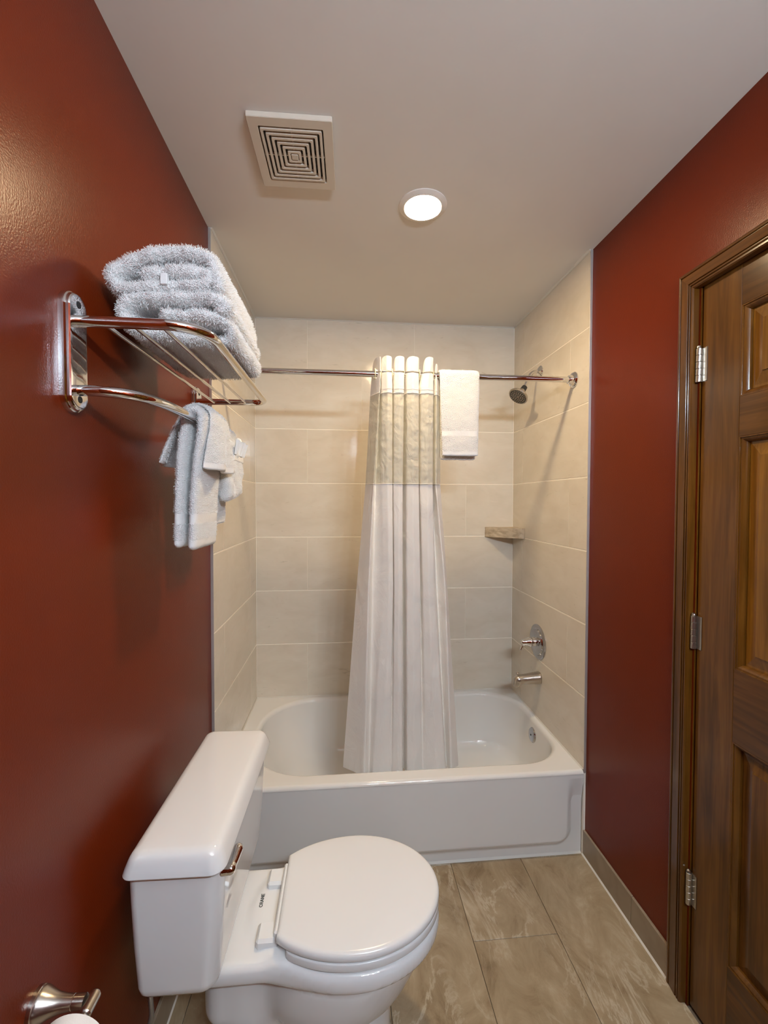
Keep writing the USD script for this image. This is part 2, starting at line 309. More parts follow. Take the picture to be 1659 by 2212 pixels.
def cove(a, b, n1, n2, s=cs):
    a, b, n1, n2 = map(np.array, (a, b, n1, n2)); r = [np.array([q, q+n1*s, q+n2*s]) for q in (a, b)]
    return loft(r)
cei = stage.GetPrimAtPath('/World/ceiling')
for a, b, n in (((0, 0), (W, 0), (0, -1, 0)), ((0, YT), (0, 0), (1, 0, 0)), ((W, YT), (W, 0), (-1, 0, 0))):
    part(cei, 'caulk_line', cove((*a, ZC), (*b, ZC), n, (0, 0, -1)), M_caulk, False)

# baseboards of cut tile
bl = thing('baseboard_left', 'taupe tile baseboard along the left red wall', 'baseboard', kind='structure')
for a, b in ((YF+.01, -2.3), (-2.3, -2.0), (-2.0, -1.7), (-1.7, -1.4), (-1.4, -1.1), (-1.1, -.79)):
    part(bl, 'baseboard_tile', chamfer_box(XL, XL+.009, a+.0008, b-.0008, .001, .102, .001), M_base, False)
part(bl, 'caulk_line', cove((XL+.009, YF+.01, 0), (XL+.009, -.79, 0), (1, 0, 0), (0, 0, 1), .004), M_caulk, False)
br = thing('baseboard_right', 'taupe tile baseboard along the right red wall', 'baseboard', kind='structure')
for a, b in ((-1.2265, -1.062), (-1.062, -.763)):
    part(br, 'baseboard_tile', chamfer_box(XR-.009, XR, a+.0008, b-.0008, .001, .102, .001), M_base, False)
part(br, 'caulk_line', cove((XR-.009, -1.2265, 0), (XR-.009, -.763, 0), (-1, 0, 0), (0, 0, 1), .005), M_caulk, False)

# ------------------------------------------------------------------ door and casing (right wall)
tr = thing('trim_1', 'glossy stained wood casing around the panelled door', 'door casing', kind='structure')
CP = np.array([(0, 0), (0, .010), (.003, .0135), (.007, .015), (.010, .0145), (.0115, .0115), (.013, .0115), (.0145, .0145), (.030, .0165), (.041, .0185), (.0425, .0150), (.0445, .0150), (.046, .0180), (.049, .0185), (.0505, .0155), (.052, .0155), (.0535, .0185), (.057, .0185), (.060, .015), (.061, 0)])  # across, proud
def casing(p0, p1, inward, m0, m1):
    """profile swept from p0 to p1 on the wall; 'inward' points to the opening; m0, m1: mitre sign at each end"""
    p0, p1, inward = map(np.array, (p0, p1, inward)); d = (p1-p0)/np.linalg.norm(p1-p0)
    ring = lambda p, m: np.array([p+inward*a+d*m*a+np.array([-1, 0, 0])*h for a, h in CP])
    return loft([ring(p0, m0), ring(p1, m1)])
yo0, yo1, zo = dy0-.066, dy1+.066, 2.100
part(tr, 'casing_leg', casing((XR, yo1, 0), (XR, yo1, zo), (0, -1, 0), 0, -1), M_wc, 25)
part(tr, 'casing_leg', casing((XR, yo0, 0), (XR, yo0, zo), (0, 1, 0), 0, -1), M_wc, 25)
part(tr, 'casing_head', casing((XR, yo0, zo), (XR, yo1, zo), (0, 0, -1), 1, -1), M_wch, 25)
part(tr, 'jamb', cat(box(XR+.001, XR+.10, dy1-.0005, dy1+.007, 0, dz), box(XR+.001, XR+.10, dy0-.007, dy0+.0005, 0, dz), box(XR+.001, XR+.10, dy0, dy1, dz-.001, dz+.006)), M_wc, False)
part(tr, 'door_stop', cat(box(XR+.047, XR+.06, dy1-.012, dy1, 0, dz), box(XR+.047, XR+.06, dy0, dy0+.012, 0, dz), box(XR+.047, XR+.06, dy0, dy1, dz-.012, dz)), M_wc, False)
do = thing('door_1', 'closed six-panel stained wood door on the right wall', 'door', kind='structure')
X0, X1 = XR+.004, XR+.044
ya, yb, zt = dy0+.004, dy1-.005, dz-.004       # slab edges
st = .115
zs = [(.008, .246), (.836, 1.022), (1.612, 1.712), (1.938, zt)]
part(do, 'stile', chamfer_box(X0, X1, yb-st, yb, .008, zt, .0012), M_wv, False)
part(do, 'stile', chamfer_box(X0, X1, ya, ya+st, .008, zt, .0012), M_wv, False)
for a, b in zs: part(do, 'rail', chamfer_box(X0+.0003, X1-.0003, ya+st, yb-st, a, b, .0008), M_wh, False)
ym = (ya+yb)/2; mw = .055
for (a, b) in zip([z[1] for z in zs[:-1]], [z[0] for z in zs[1:]]):
    part(do, 'mullion', chamfer_box(X0+.0003, X1-.0003, ym-mw, ym+mw, a, b, .0008), M_wv, False)
    for y0, y1 in ((ya+st, ym-mw), (ym+mw, yb-st)):
        def rg(i, d): return np.array([(X0+d, y0+i, a+i), (X0+d, y1-i, a+i), (X0+d, y1-i, b-i), (X0+d, y0+i, b-i)])
        mould = loft([rg(i, d) for i, d in ((0, .0005), (.003, .0005), (.0035, .003), (.007, .0035), (.011, .0062), (.0145, .011), (.0155, .0145), (.0155, .02), (0, .02))], False, False)
        part(do, 'panel_moulding', mould, M_wc, 20)
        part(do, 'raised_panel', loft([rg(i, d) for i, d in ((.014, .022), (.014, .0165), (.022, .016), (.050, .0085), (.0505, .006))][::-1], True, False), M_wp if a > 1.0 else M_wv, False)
for zc in (1.826, 1.082, .346):
    h = part(do, 'hinge', cat(box(X0-.002, X0+.001, yb-.017, yb+.001, zc-.046, zc+.046), box(X0-.0018, X0+.0012, yb+.004, yb+.008, zc-.046, zc+.046)), M_satin, False, label='satin nickel butt hinge')
    for q in range(5):
        part(h, 'knuckle', lathe([(0, .0066), (.0005, .0072), (.0175, .0072), (.018, .0066)], (X0-.008, yb+.003, zc-.0465+q*.0186), (0, 0, 1), 16), M_satin, 30)
    part(h, 'pin_cap', lathe([(0, .0045), (.002, .006), (.006, .005), (.008, .001)], (X0-.008, yb+.003, zc+.0465), (0, 0, 1), 14), M_satin, 30)
part(do, 'door_knob', lathe([(0, .032), (.004, .031), (.008, .014), (.03, .012), (.04, .024), (.055, .027), (.066, .018), (.068, .001)], (X0, ya+.07, .93), (-1, 0, 0), 28), M_satin, 30, label='round satin nickel knob')

# ------------------------------------------------------------------ bathtub
tb = thing('bathtub', 'white alcove bathtub with a smooth front apron under the curtain', 'bathtub')
YA = -.773
def tub_ring(x0, x1, y0, y1, r, z): return z3(rrect(x0, x1, y0, y1, r, 14), z)
e = .003
rings = [tub_ring(e, W-e, YA+.02, -e, .001, .02), tub_ring(e, W-e, YA+.014, -e, .001, ZR-.03), tub_ring(e, W-e, YA+.0045, -e, .001, ZR-.024)]
for a in np.linspace(0, np.pi/2, 7): rings.append(tub_ring(e, W-e, YA+.016-.016*math.cos(a), -e, .001, ZR-.016+.016*math.sin(a)))
ix0, ix1, iy0, iy1 = .085, 1.432, -.692, -.040
ir = (.20, .26, .26, .19)
for a in np.linspace(0, np.pi/2, 7):
    o = .022*(1-math.sin(a)) ; o2 = .022*math.sin(a)
    rings.append(tub_ring(ix0-.022+o2, ix1+.022-o2, iy0-.022+o2, iy1+.022-o2, tuple(q+.022-o2 for q in ir), ZR-.022*(1-math.cos(a))))
prof = [(.33, 0, 0, 0, 0), (.28, .010, .003, .004, .004), (.22, .035, .009, .012, .012), (.16, .075, .018, .022, .022), (.11, .115, .032, .036, .036), (.085, .140, .048, .052, .052), (.068, .165, .070, .072, .072), (.06, .195, .100, .100, .100), (.056, .24, .14, .14, .14)]
for z, l, r_, f_, b_ in prof:
    rings.append(tub_ring(ix0+l, ix1-r_, iy0+f_, iy1-b_, tuple(max(q-.4*r_, .09) for q in ir), z))
rings.append(tub_ring(ix0+.5, ix1-.5, iy0+.26, iy1-.26, .05, .052))
part(tb, 'tub_shell', loft(rings, False, True), M_tub, 60)
# apron: a gently proud field, stepped back along the bottom and the right end
xs, zz = np.linspace(.0015, W-.0015, 260), np.linspace(0.001, ZR-.016, 150)
X, Z = np.meshgrid(xs, zz, indexing='ij')
fx0, fx1, fz0, rad = .06, 1.405, .052, .06
qx, qz = np.maximum(np.maximum(fx0+rad-X, X-(fx1-rad)), 0), np.maximum(fz0+rad-Z, 0)
dist = np.where((qx > 0) & (qz > 0), np.hypot(qx, qz), np.maximum(qx, qz))-rad          # < 0 inside the field
step = np.clip(.5-dist/.034, 0, 1); step = step*step*(3-2*step)
fade = np.clip((ZR-.03-Z)/.10, 0, 1)
Y = YA+.0005 + .019*(1-step)*np.where(qz > 0, 1, fade)
n_, m_ = X.shape
ii, jj = np.meshgrid(np.arange(n_-1), np.arange(m_-1), indexing='ij'); q = (ii*m_+jj).ravel()
fq = np.vstack([np.stack([q, q+m_, q+m_+1], 1), np.stack([q, q+m_+1, q+1], 1)])
part(tb, 'apron', trimesh.Trimesh(np.stack([X.ravel(), Y.ravel(), Z.ravel()], 1), fq, process=False), M_tub, True)
part(tb, 'caulk_line', cove((0.002, YA+.0197, 0), (W-.002, YA+.0197, 0), (0, -1, 0), (0, 0, 1), .007), M_caulk, False)
for a, b, n in (((0, 0), (W, 0), (0, -1, 0)), ((0, YT), (0, 0), (1, 0, 0)), ((W, YT), (W, 0), (-1, 0, 0))):
    part(tb, 'caulk_line', cove((a[0]+.0006*n[0], a[1]+.0006*n[1], ZR), (b[0]+.0006*n[0], b[1]+.0006*n[1], ZR), n, (0, 0, 1), .005), M_caulk, False)
op = part(tb, 'overflow_plate', lathe([(0, .036), (.005, .036), (.010, .032), (.0125, .024), (.013, .001)], (1.4315, -.36, .275), (-1, 0, .10), 36), M_chrome_dim, 30, label='round chrome overflow plate')
part(op, 'screw', lathe([(0, .0045), (.0015, .004), (.002, .001)], (1.4315-.0129, -.36, .2763), (-1, 0, .10), 12), M_dark, 30)
part(tb, 'drain', lathe([(0, .035), (.002, .034), (.003, .026), (.001, .02), (.006, .015), (.008, .001)], (1.20, -.36, .0525), (0, 0, 1), 28), M_chrome, 30)

# ------------------------------------------------------------------ toilet
to = thing('toilet', 'white two-piece toilet with lid down against the red wall', 'toilet', loc=(.47, -1.285, 0))
TC = -1.285
def egg(x, y, cx, af, ab, b):
    dx = x-cx; a = np.where(dx > 0, af, ab); k = np.sqrt((dx/a)**2+((y-TC)/b)**2); g = np.sqrt((dx/a**2)**2+((y-TC)/b**2)**2)+1e-6
    return k*(k-1)/g
def bowl_sdf(x, y, z):
    d_rim = smax(egg(x, y, .515, .226, .26, .181), np.abs(z-.347)-.025, .022)
    deck = sd_box(x, y, z, (.23, TC, .3475), (.185, .140, .025), .02)
    t = np.clip((z-.15)/.195, 0, 1)
    s = .60+.37*np.sqrt(np.clip(1-(1-t)**2, 0, 1))
    d_bowl = smax(egg(x, y, .455+.055*t, .216*s, .235*s, .172*s), smax(z-.345, .165-z, .03), .045)
    w = .086+.018*np.clip((.07-z)/.07, 0, 1)**2
    d_ped = smax(sd_box(x, y, z*0, (.385, TC, 0), (.225, .088, 1), .084), smax(z-.30, -z, .01), .03)-.012*np.clip((.06-z)/.06, 0, 1)**2
    d_trap = sd_box(x, y, z, (.245, TC, .24), (.105, .085, .10), .05)
    return smin(smin(smin(smin(d_rim, deck, .03), d_bowl, .010), d_trap, .03), d_ped, .010)
bm_ = sdf_mesh(bowl_sdf, (.03, -1.49, -.02), (.76, -1.08, .39), .0075); bowl_ = (np.array(bm_.vertices), bm_.faces)
part(to, 'bowl', bm_, M_porc, True)
def lid_outline(inset, n=90):
    a, ab, b, cx, xb = .226, .252, .177, .515, .327
    th = math.pi-math.acos((cx-xb)/ab)
    t = np.linspace(-th, th, n); P = np.stack([cx+np.where(np.cos(t) > 0, a, ab)*np.cos(t), TC+b*np.sin(t)], 1)
    back = np.stack([np.full(16, xb), np.linspace(P[-1, 1], P[0, 1], 18)[1:-1]], 1); P = np.vstack([P, back])
    c = np.array([.52, TC]); d = P-c; return c+d*(1-inset/np.linalg.norm(d, axis=1, keepdims=True))
lr = [z3(lid_outline(i), z) for i, z in ((.012, .4020), (.003, .4020), (0, .4045), (0, .412), (.002, .417), (.006, .4205), (.012, .4222), (.03, .4236), (.07, .4252), (.12, .4258))]
lid = part(to, 'lid', loft(lr), M_seat, 50)
ring_in = lid_outline(.004); msk = ring_in[:, 0] > .352
sr = [z3(lid_outline(i)[:], z) for i, z in ((.012, .3775), (.004, .3775), (.001, .380), (.001, .394), (.004, .3975), (.012, .398))]
sr = [np.column_stack([np.maximum(r[:, 0], .352), r[:, 1:]]) for r in sr]
part(to, 'seat', loft(sr), M_seat, 50)
for y in (TC-.078, TC+.078):
    part(to, 'hinge_cap', chamfer_box(.276, .332, y-.026, y+.026, .370, .397, .006), M_seat, False)
part(to, 'lid_hinge_bar', chamfer_box(.318, .352, TC-.100, TC+.100, .382, .412, .004), M_seat, False)
def rot(p, ang, c):
    p = np.array(p); d = p[:, :2]-c; cs_, sn = math.cos(ang), math.sin(ang)
    return np.column_stack([c[0]+d[:, 0]*cs_-d[:, 1]*sn, c[1]+d[:, 0]*sn+d[:, 1]*cs_, p[:, 2]])
TY0, TY1 = -1.512, -1.046
TCN = np.array([.15, (TY0+TY1)/2])
def tank_ring(z, i, r=.03, wx=0.0, shrink=0.0):
    return rot(z3(rrect(.048+i+shrink*.6, .238-i-shrink, TY0+i+shrink*.8, TY1-i-shrink*.8, (r, r*.6, r*.6, r), 8), z), -.018, TCN)
tr_ = [tank_ring(.396, .03, .02, 0, .016), tank_ring(.397, .018, .026, 0, .016), tank_ring(.402, .008, .03, 0, .016), tank_ring(.412, .002, .032, 0, .0155), tank_ring(.425, 0, .034, 0, .0145), tank_ring(.52, 0, .034, 0, .007), tank_ring(.62, 0, .034, 0, .002), tank_ring(.686, 0, .034)]
part(to, 'tank', loft(tr_), M_porc, 50)
def lid_ring(z, i, r=.03): return rot(z3(rrect(.044+i, .250-i, TY0-.018+i, TY1+.018-i, (r, r*.7, r*.7, r), 8), z), -.022, TCN)
tl = [lid_ring(.686, .014), lid_ring(.686, .003), lid_ring(.6875, .0005), lid_ring(.690, 0), lid_ring(.700, .003), lid_ring(.710, .0065), lid_ring(.718, .010, .028), lid_ring(.7245, .0145, .026), lid_ring(.729, .021, .022), lid_ring(.731, .030, .018), lid_ring(.7318, .06, .01)]
part(to, 'tank_lid', loft(tl), M_porc, 50)
def lever(x, y, z):
    return smin(sd_caps(x, y, z, (.230, -1.486, .662), (.246, -1.487, .662), .0125, .0100), sd_caps(x, y, z, (.248, -1.487, .662), (.253, -1.447, .673), .0080, .0110), .006)
part(to, 'flush_lever', sdf_mesh(lever, (.215, -1.51, .64), (.28, -1.41, .69), .003), M_chrome, True, label='small chrome flush lever')
BZ = float(np.max(trimesh.Trimesh(*bowl_).vertices[(lambda q: (np.abs(q[:, 0]-.268) < .008) & (np.abs(q[:, 1]+1.266) < .022))(bowl_[0]), 2]))+.0002
t = meshkit.text_mesh('CRANE', .0085, .0004, True); t.apply_transform(trimesh.transformations.rotation_matrix(math.pi/2, [0, 0, 1])); t.apply_translation([.2725, -1.284, BZ])
part(to, 'brand_mark', t, mat_plain('dark_print', (.05, .055, .05), .5), False, label='tiny dark printed maker mark on the deck')
sl = thing('water_supply', 'thin grey braided supply hose below the toilet tank', 'supply hose')
part(sl, 'hose', tube(spline([(.06, -1.440, .398), (.060, -1.442, .34), (.050, -1.42, .27), (.034, -1.41, .22), (.030, -1.41, .19)], 40), .0055, 10), M_braid, True)
part(sl, 'coupling_nut', lathe([(0, .013), (.018, .013), (.020, .008)], (.060, -1.440, .378), (0, 0, 1), 6), M_white_trim, False)
part(sl, 'shutoff_valve', cat(lathe([(0, .028), (.004, .026), (.006, .009), (.04, .009)], (XL, -1.41, .17), (1, 0, 0), 20), lathe([(0, .011), (.04, .011)], (.030, -1.41, .155), (0, 0, 1), 14), lathe([(0, .006), (.02, .006), (.022, .018), (.03, .018), (.032, .004)], (.03, -1.41, .17), (0, -1, 0), 14)), M_chrome, 30)

# ------------------------------------------------------------------ shower fittings
sh = thing('showerhead', 'chrome shower head on a bent arm high on the right tile', 'shower head')
FL = np.array([W, -.336, 2.095])
part(sh, 'escutcheon', lathe([(0, .030), (.003, .030), (.008, .026), (.016, .014), (.018, .009)], FL, (-1, 0, 0), 30), M_chrome, 30)
N0 = np.array([1.372, -.345, 2.010]); ad = np.array([-.60, -.22, -.77]); ad /= np.linalg.norm(ad)
part(sh, 'arm', tube(fillet([FL, FL+[-.045, 0, 0], N0], .04), .0085, 16), M_chrome, True)
part(sh, 'swivel_collar', lathe([(0, .0125), (.001, .0135), (.022, .0145), (.024, .012)], N0-ad*.008, ad, 24), M_rubber, 30, label='black rubber swivel collar')
hd = part(sh, 'head', lathe([(.010, .011), (.020, .016), (.026, .016), (.034, .023), (.044, .037), (.050, .047), (.056, .050), (.060, .049), (.061, .046)], N0, ad, 48), M_nickel, 30)
part(sh, 'spray_face', lathe([(.0605, .0465), (.062, .045), (.0626, .001)], N0, ad, 40), mat_plain('spray_face_metal', (.27, .245, .215), .35, .8), 30)
a_, b_, d_ = frame_of(ad); noz = []
for nr, rr in ((6, .010), (12, .020), (18, .030), (24, .039)):
    for q in range(nr):
        th = 2*np.pi*q/nr+nr; noz.append(lathe([(0, .0030), (.003, .0024)], N0+ad*.0615+rr*(math.cos(th)*a_+math.sin(th)*b_), ad, 6))
part(sh, 'nozzles', cat(*noz), M_rubber, False, kind='stuff')
va = thing('shower_valve', 'round chrome valve plate with lever handle above the tub spout', 'shower valve')
VC = np.array([W, -.342, .741])
part(va, 'escutcheon', lathe([(0, .0865), (.0035, .0868), (.0065, .082), (.008, .074), (.0078, .068), (.0135, .065), (.016, .05), (.018, .03), (.018, .001)], VC, (-1, 0, 0), 56), M_chrome_dim, 30)
part(va, 'valve_sleeve', lathe([(.015, .024), (.020, .025), (.038, .022), (.042, .020)], VC, (-1, 0, 0), 32), M_chrome, 30)
def vh(x, y, z):
    c = VC
    return smin(sd_caps(x, y, z, (c[0]-.045, c[1], c[2]), (c[0]-.080, c[1], c[2]), .025, .012), sd_caps(x, y, z, (c[0]-.072, c[1], c[2]-.004), (c[0]-.092, c[1]-.004, c[2]-.036), .010, .006), .012)
part(va, 'handle', sdf_mesh(vh, (1.345, -.39, .68), (1.425, -.30, .78), .0035), M_chrome, True)
sp = thing('tub_spout', 'brushed nickel tub spout with diverter knob below the valve', 'tub spout')
def spout(x, y, z):
    a = sd_caps(x, y, z, (1.462, -.362, .566), (1.352, -.362, .560), .031, .0215)
    b = sd_caps(x, y, z, (1.352, -.362, .558), (1.342, -.362, .533), .0205, .0175)
    return smax(smax(smin(a, b, .012), .527-z, .003), x-1.4595, .002)
part(sp, 'spout_body', sdf_mesh(spout, (1.315, -.40, .52), (1.467, -.32, .605), .0035), M_nickel, True)
part(sp, 'diverter_knob', lathe([(0, .0035), (.012, .0035), (.015, .0065), (.018, .0075), (.020, .006), (.021, .001)], (1.346, -.362, .576), (0, 0, 1), 16), M_nickel, 30)
cs_o = thing('corner_shelf', 'tan stone corner shelf in the right back shower corner', 'corner shelf')
rr_ = W-1.294
pl = Polygon([(W-.0005, -.0005), (1.294, -.0005), (1.294, -.010), (1.31, -.030), (1.345, -.070), (1.39, -.115), (1.432, -.158), (1.444, -.166), (W-.0005, -.166)])
shm = trimesh.creation.extrude_polygon(pl, .055, engine='earcut'); shm.apply_translation([0, 0, 1.246])
shm = shm.subdivide().subdivide().subdivide(); v = np.array(shm.vertices)
fr = np.clip(((W-v[:, 0])+(-v[:, 1])-.10)/.05, 0, 1); nn = meshkit.fbm(v*[60, 60, 90], 3, 3)-.5
dirn = np.array([-.7, -.7, 0]); v = v+dirn*(nn*.009*fr)[:, None]; v[:, 2] += (meshkit.fbm(v*40, 3, 9)-.5)*.004
v[:, 0] = np.minimum(v[:, 0], W-.0003); v[:, 1] = np.minimum(v[:, 1], -.0003)
part(cs_o, 'stone_slab', trimesh.Trimesh(v, shm.faces, process=False), M_stone, 30)

# ------------------------------------------------------------------ curtain rod, curtain, towel over the rod
RY, RZ = -.655, 1.966
rd = thing('shower_rod', 'straight chrome shower curtain rod spanning the tub alcove', 'shower rod')
part(rd, 'rod', lathe([(0, .0122), (W-.02, .0122)], (.01, RY, RZ), (1, 0, 0), 28), M_chrome, True)
for x, d in ((0, 1), (W, -1)):
    f_ = part(rd, 'flange', lathe([(0, .033), (.004, .033), (.010, .029), (.013, .020), (.026, .018), (.027, .0125)], (x, RY, RZ), (d, 0, 0), 32), M_chrome, 30)
    part(f_, 'screw', lathe([(0, .0035), (.0015, .003), (.002, .001)], (x+d*.0075, RY-.006, RZ-.0245), (d, 0, 0), 10), M_dark, 30)
LV = np.array([2.01, 1.91, 1.515, 1.10, .33])
# fold lines of the curtain: x at those heights, and depth offset (+ = away from the room) at top / bottom
FOLD = [((0.6027, 0.5952, 0.5745, 0.5390, 0.4812), 0.075, 0.075),
        ((0.6140, 0.6140, 0.5914, 0.5614, 0.5259), 0.030, 0.040),
        ((0.6310, 0.6310, 0.6046, 0.5858, 0.5689), 0.000, 0.000),
        ((0.6348, 0.6329, 0.6121, 0.6027, 0.5896), 0.050, 0.030),
        ((0.6348, 0.6367, 0.6367, 0.6461, 0.6027), 0.012, 0.006),
        ((0.6556, 0.6593, 0.6612, 0.6688, 0.6404), -0.006, 0.000),
        ((0.6764, 0.6802, 0.6821, 0.6859, 0.6726), 0.004, 0.006),
        ((0.6802, 0.6821, 0.6821, 0.6878, 0.6802), 0.060, 0.010),
        ((0.6859, 0.6840, 0.6840, 0.6897, 0.6878), 0.004, 0.004),
        ((0.7068, 0.7068, 0.7068, 0.7068, 0.7087), -0.006, -0.004),
        ((0.7277, 0.7277, 0.7239, 0.7239, 0.7277), 0.002, 0.002),
        ((0.7296, 0.7258, 0.7277, 0.7315, 0.7373), 0.065, 0.055),
        ((0.7353, 0.7353, 0.7373, 0.7392, 0.7449), 0.004, 0.002),
        ((0.7602, 0.7621, 0.7640, 0.7697, 0.7755), -0.008, -0.004),
        ((0.7870, 0.7889, 0.7908, 0.7985, 0.8043), 0.004, 0.010),
        ((0.7947, 0.7908, 0.7927, 0.8023, 0.8158), 0.060, 0.018),
        ((0.8100, 0.7927, 0.7947, 0.8081, 0.8293), 0.004, 0.010),
        ((0.8293, 0.8235, 0.8235, 0.8312, 0.8698), -0.007, -0.006),
        ((0.8466, 0.8486, 0.8486, 0.8582, 0.9124), 0.004, 0.004),
        ((0.8486, 0.8486, 0.8524, 0.8756, 0.9202), 0.065, 0.050),
        ((0.8582, 0.8601, 0.8601, 0.9047, 0.9358), 0.010, 0.010),
        ((0.8775, 0.8814, 0.8872, 0.9202, 0.9748), 0.045, 0.045)]
def curtain_x(z):
    out = []
    for c, o0, o1 in FOLD:
        cc = np.interp(-z, -LV, c); t = np.clip((2.0-z)/1.65, 0, 1); out.append((cc, o0+(o1-o0)*t))
    return np.array(out)
NP = 11
def curtain_row(z):
    P = curtain_x(z); Y0 = -.690+.020*np.clip((2.0-z)/1.6, 0, 1)
    s = np.arange(len(P)); u = np.linspace(0, len(P)-1, (len(P)-1)*NP+1)
    lin = np.stack([np.interp(u, s, P[:, k]) for k in (0, 1)], 1)
    w = np.array([.25, .5, .25]); pad = lin.copy()
    for _ in range(5): pad[1:-1] = w[0]*pad[:-2]+w[1]*pad[1:-1]+w[2]*pad[2:]
    return np.column_stack([pad[:, 0], Y0+pad[:, 1], np.full(len(pad), z)])
def sheet(rows, keep=None):
    rows = np.array(rows); a, b = rows.shape[:2]; q = (np.arange(a-1)[:, None]*b+np.arange(b-1)).ravel()
    f = np.vstack([np.stack([q, q+1, q+b+1], 1), np.stack([q, q+b+1, q+b], 1)]); v = rows.reshape(-1, 3)
    if keep is not None: c = v[f].mean(1); f = f[keep(c)]
    m = trimesh.Trimesh(v, f, process=False); m.remove_unreferenced_vertices(); return m
ct = thing('shower_curtain', 'pleated cream and white fabric shower curtain gathered on the rod', 'shower curtain')
def wob(rows, amp, sc, seed):
    r = np.array(rows); n = meshkit.fbm(r.reshape(-1, 3)*sc, 3, seed).reshape(r.shape[:2])-.5; r[..., 1] += n*amp; return r
def hole(c):
    return ~((np.hypot(c[:, 1]-RY, c[:, 2]-RZ) < .0185) | ((np.abs(c[:, 2]-(RZ+.002)) < .0035)))
low = [curtain_row(z) for z in np.linspace(RZ+.006, 1.884, 44)]
up = []
s_all = np.linspace(0, len(FOLD)-1, (len(FOLD)-1)*NP+1)
flaps = [(0, 3), (4, 7), (8, 11), (12, 15), (16, 19), (20, 21)]
top = np.full(len(s_all), RZ+.012)
base = curtain_row(RZ+.02)
for a, b in flaps:
    i = (s_all >= a-.3) & (s_all <= b-.45); t_ = (s_all[i]-s_all[i].min())/(np.ptp(s_all[i])+1e-9); top[i] = RZ+.012+(.050 if b-a > 2 else .03)*np.clip(1-np.abs(2*t_-1)**4, 0, 1)**.5
for w_ in np.linspace(0, 1, 16):
    r = curtain_row(2.0); r[:, 2] = RZ+.005+(top-RZ-.005)*w_; r[:, 1] -= .004*w_; up.append(r)
def keep_up(c): return hole(c)
part(ct, 'header_band', cat(sheet(up, keep_up), sheet(low, hole), sheet([curtain_row(z)-[0, .0012, 0] for z in (1.902, 1.899)])), M_curtain, True)
part(ct, 'sheer_panel', sheet(wob([curtain_row(z) for z in np.linspace(1.884, 1.515, 90)], .006, [22, 5, 30], 2)), M_sheer, True, label='sheer cream upper panel')
part(ct, 'lower_panel', sheet(wob([curtain_row(z) for z in np.linspace(1.519, .31, 150)], .005, [14, 3, 9], 5)), M_curtain, True, label='opaque white lower panel')
for z_ in (1.519, 1.884): part(ct, 'seam', tube(curtain_row(z_)[::2]-[0, .0012, 0], .0012, 6), M_curtain, True)
for i in (0.8, 3, 7, 11, 15, 19):
    x = np.interp(i, np.arange(len(FOLD)), curtain_x(RZ)[:, 0])
    part(ct, 'grommet_ring', trimesh.Trimesh(*(lambda m: (m.vertices, m.faces))(tube([(x, RY+.0205*math.cos(a), RZ+.0205*math.sin(a)) for a in np.linspace(0, 2*np.pi, 33)], .0022, 8)), process=False), mat_plain('grommet_plastic', (.80, .72, .45), .3) if i < 1 else stage.GetPrimAtPath(LK+'/grommet_plastic') and UsdShade.Material.Get(stage, LK+'/grommet_plastic'), True)

def ribbon(center, thick, y_of, ny, rnd=True, seed=0, amp=.002, sc=60):
    """a folded towel: the centre line (x, z) of its cross-section with a thickness, run along y; y_of(s, x, z) -> (y0, y1)"""
    c = resample(center, max(int(np.linalg.norm(np.diff(center, axis=0), axis=1).sum()/.004), 12)); t = np.gradient(c, axis=0); t /= np.linalg.norm(t, axis=1, keepdims=True); nrm = np.stack([-t[:, 1], t[:, 0]], 1)
    h = thick/2; a = np.linspace(-np.pi/2, np.pi/2, 7)[1:-1]
    end = [c[-1]+h*(math.cos(q)*t[-1]+math.sin(q)*nrm[-1]) for q in a]; start = [c[0]-h*(math.cos(q)*t[0]+math.sin(q)*nrm[0]) for q in a]
    loop = np.vstack([c-h*nrm, end, (c+h*nrm)[::-1], start]); mid = np.vstack([c, np.repeat(c[-1:], len(end), 0), c[::-1], np.repeat(c[:1], len(start), 0)])
    rings = []
    ks = [(0, .25), (.004, .62), (.010, .87), (.018, 1.0)]
    y0, y1 = y_of(mid[:, 0], mid[:, 1])
    def ringat(y, s): p = mid+(loop-mid)*s; return np.column_stack([p[:, 0], y, p[:, 1]])
    for o, s in ks: rings.append(ringat(y0+o, s))
    for q in np.linspace(0, 1, ny)[1:-1]: rings.append(ringat(y0+.018+(y1-y0-.036)*q, 1.0))
    for o, s in ks[::-1]: rings.append(ringat(y1-o, s))
    n = len(loop); m = loft(rings, False, False)
    fc = []                                                     # close both ends along the ribbon
    nc = len(c); ne = len(end)
    order = np.arange(n); lo = list(range(nc)); hi = [nc+ne+nc-1-i for i in range(nc)]
    for base_, flip in ((0, False), ((len(rings)-1)*n, True)):
        for i in range(nc-1):
            a0, b0, a1, b1 = base_+lo[i], base_+hi[i], base_+lo[i+1], base_+hi[i+1]
            tri = [[a0, b0, b1], [a0, b1, a1]]; fc += [x[::-1] for x in tri] if flip else tri
        e_ = [base_+nc-1]+[base_+nc+i for i in range(ne)]+[base_+nc+ne]
        s0 = [base_+n-ne-1]+[base_+n-ne+i for i in range(ne)]+[base_]
        for L in (e_, s0):
            for i in range(1, len(L)-1): fc.append([L[0], L[i+1], L[i]] if flip else [L[0], L[i], L[i+1]])
    m = trimesh.Trimesh(m.vertices, np.vstack([m.faces, fc]), process=False)
    if m.volume < 0: m.invert()
    return jitter(m, amp, sc, seed)
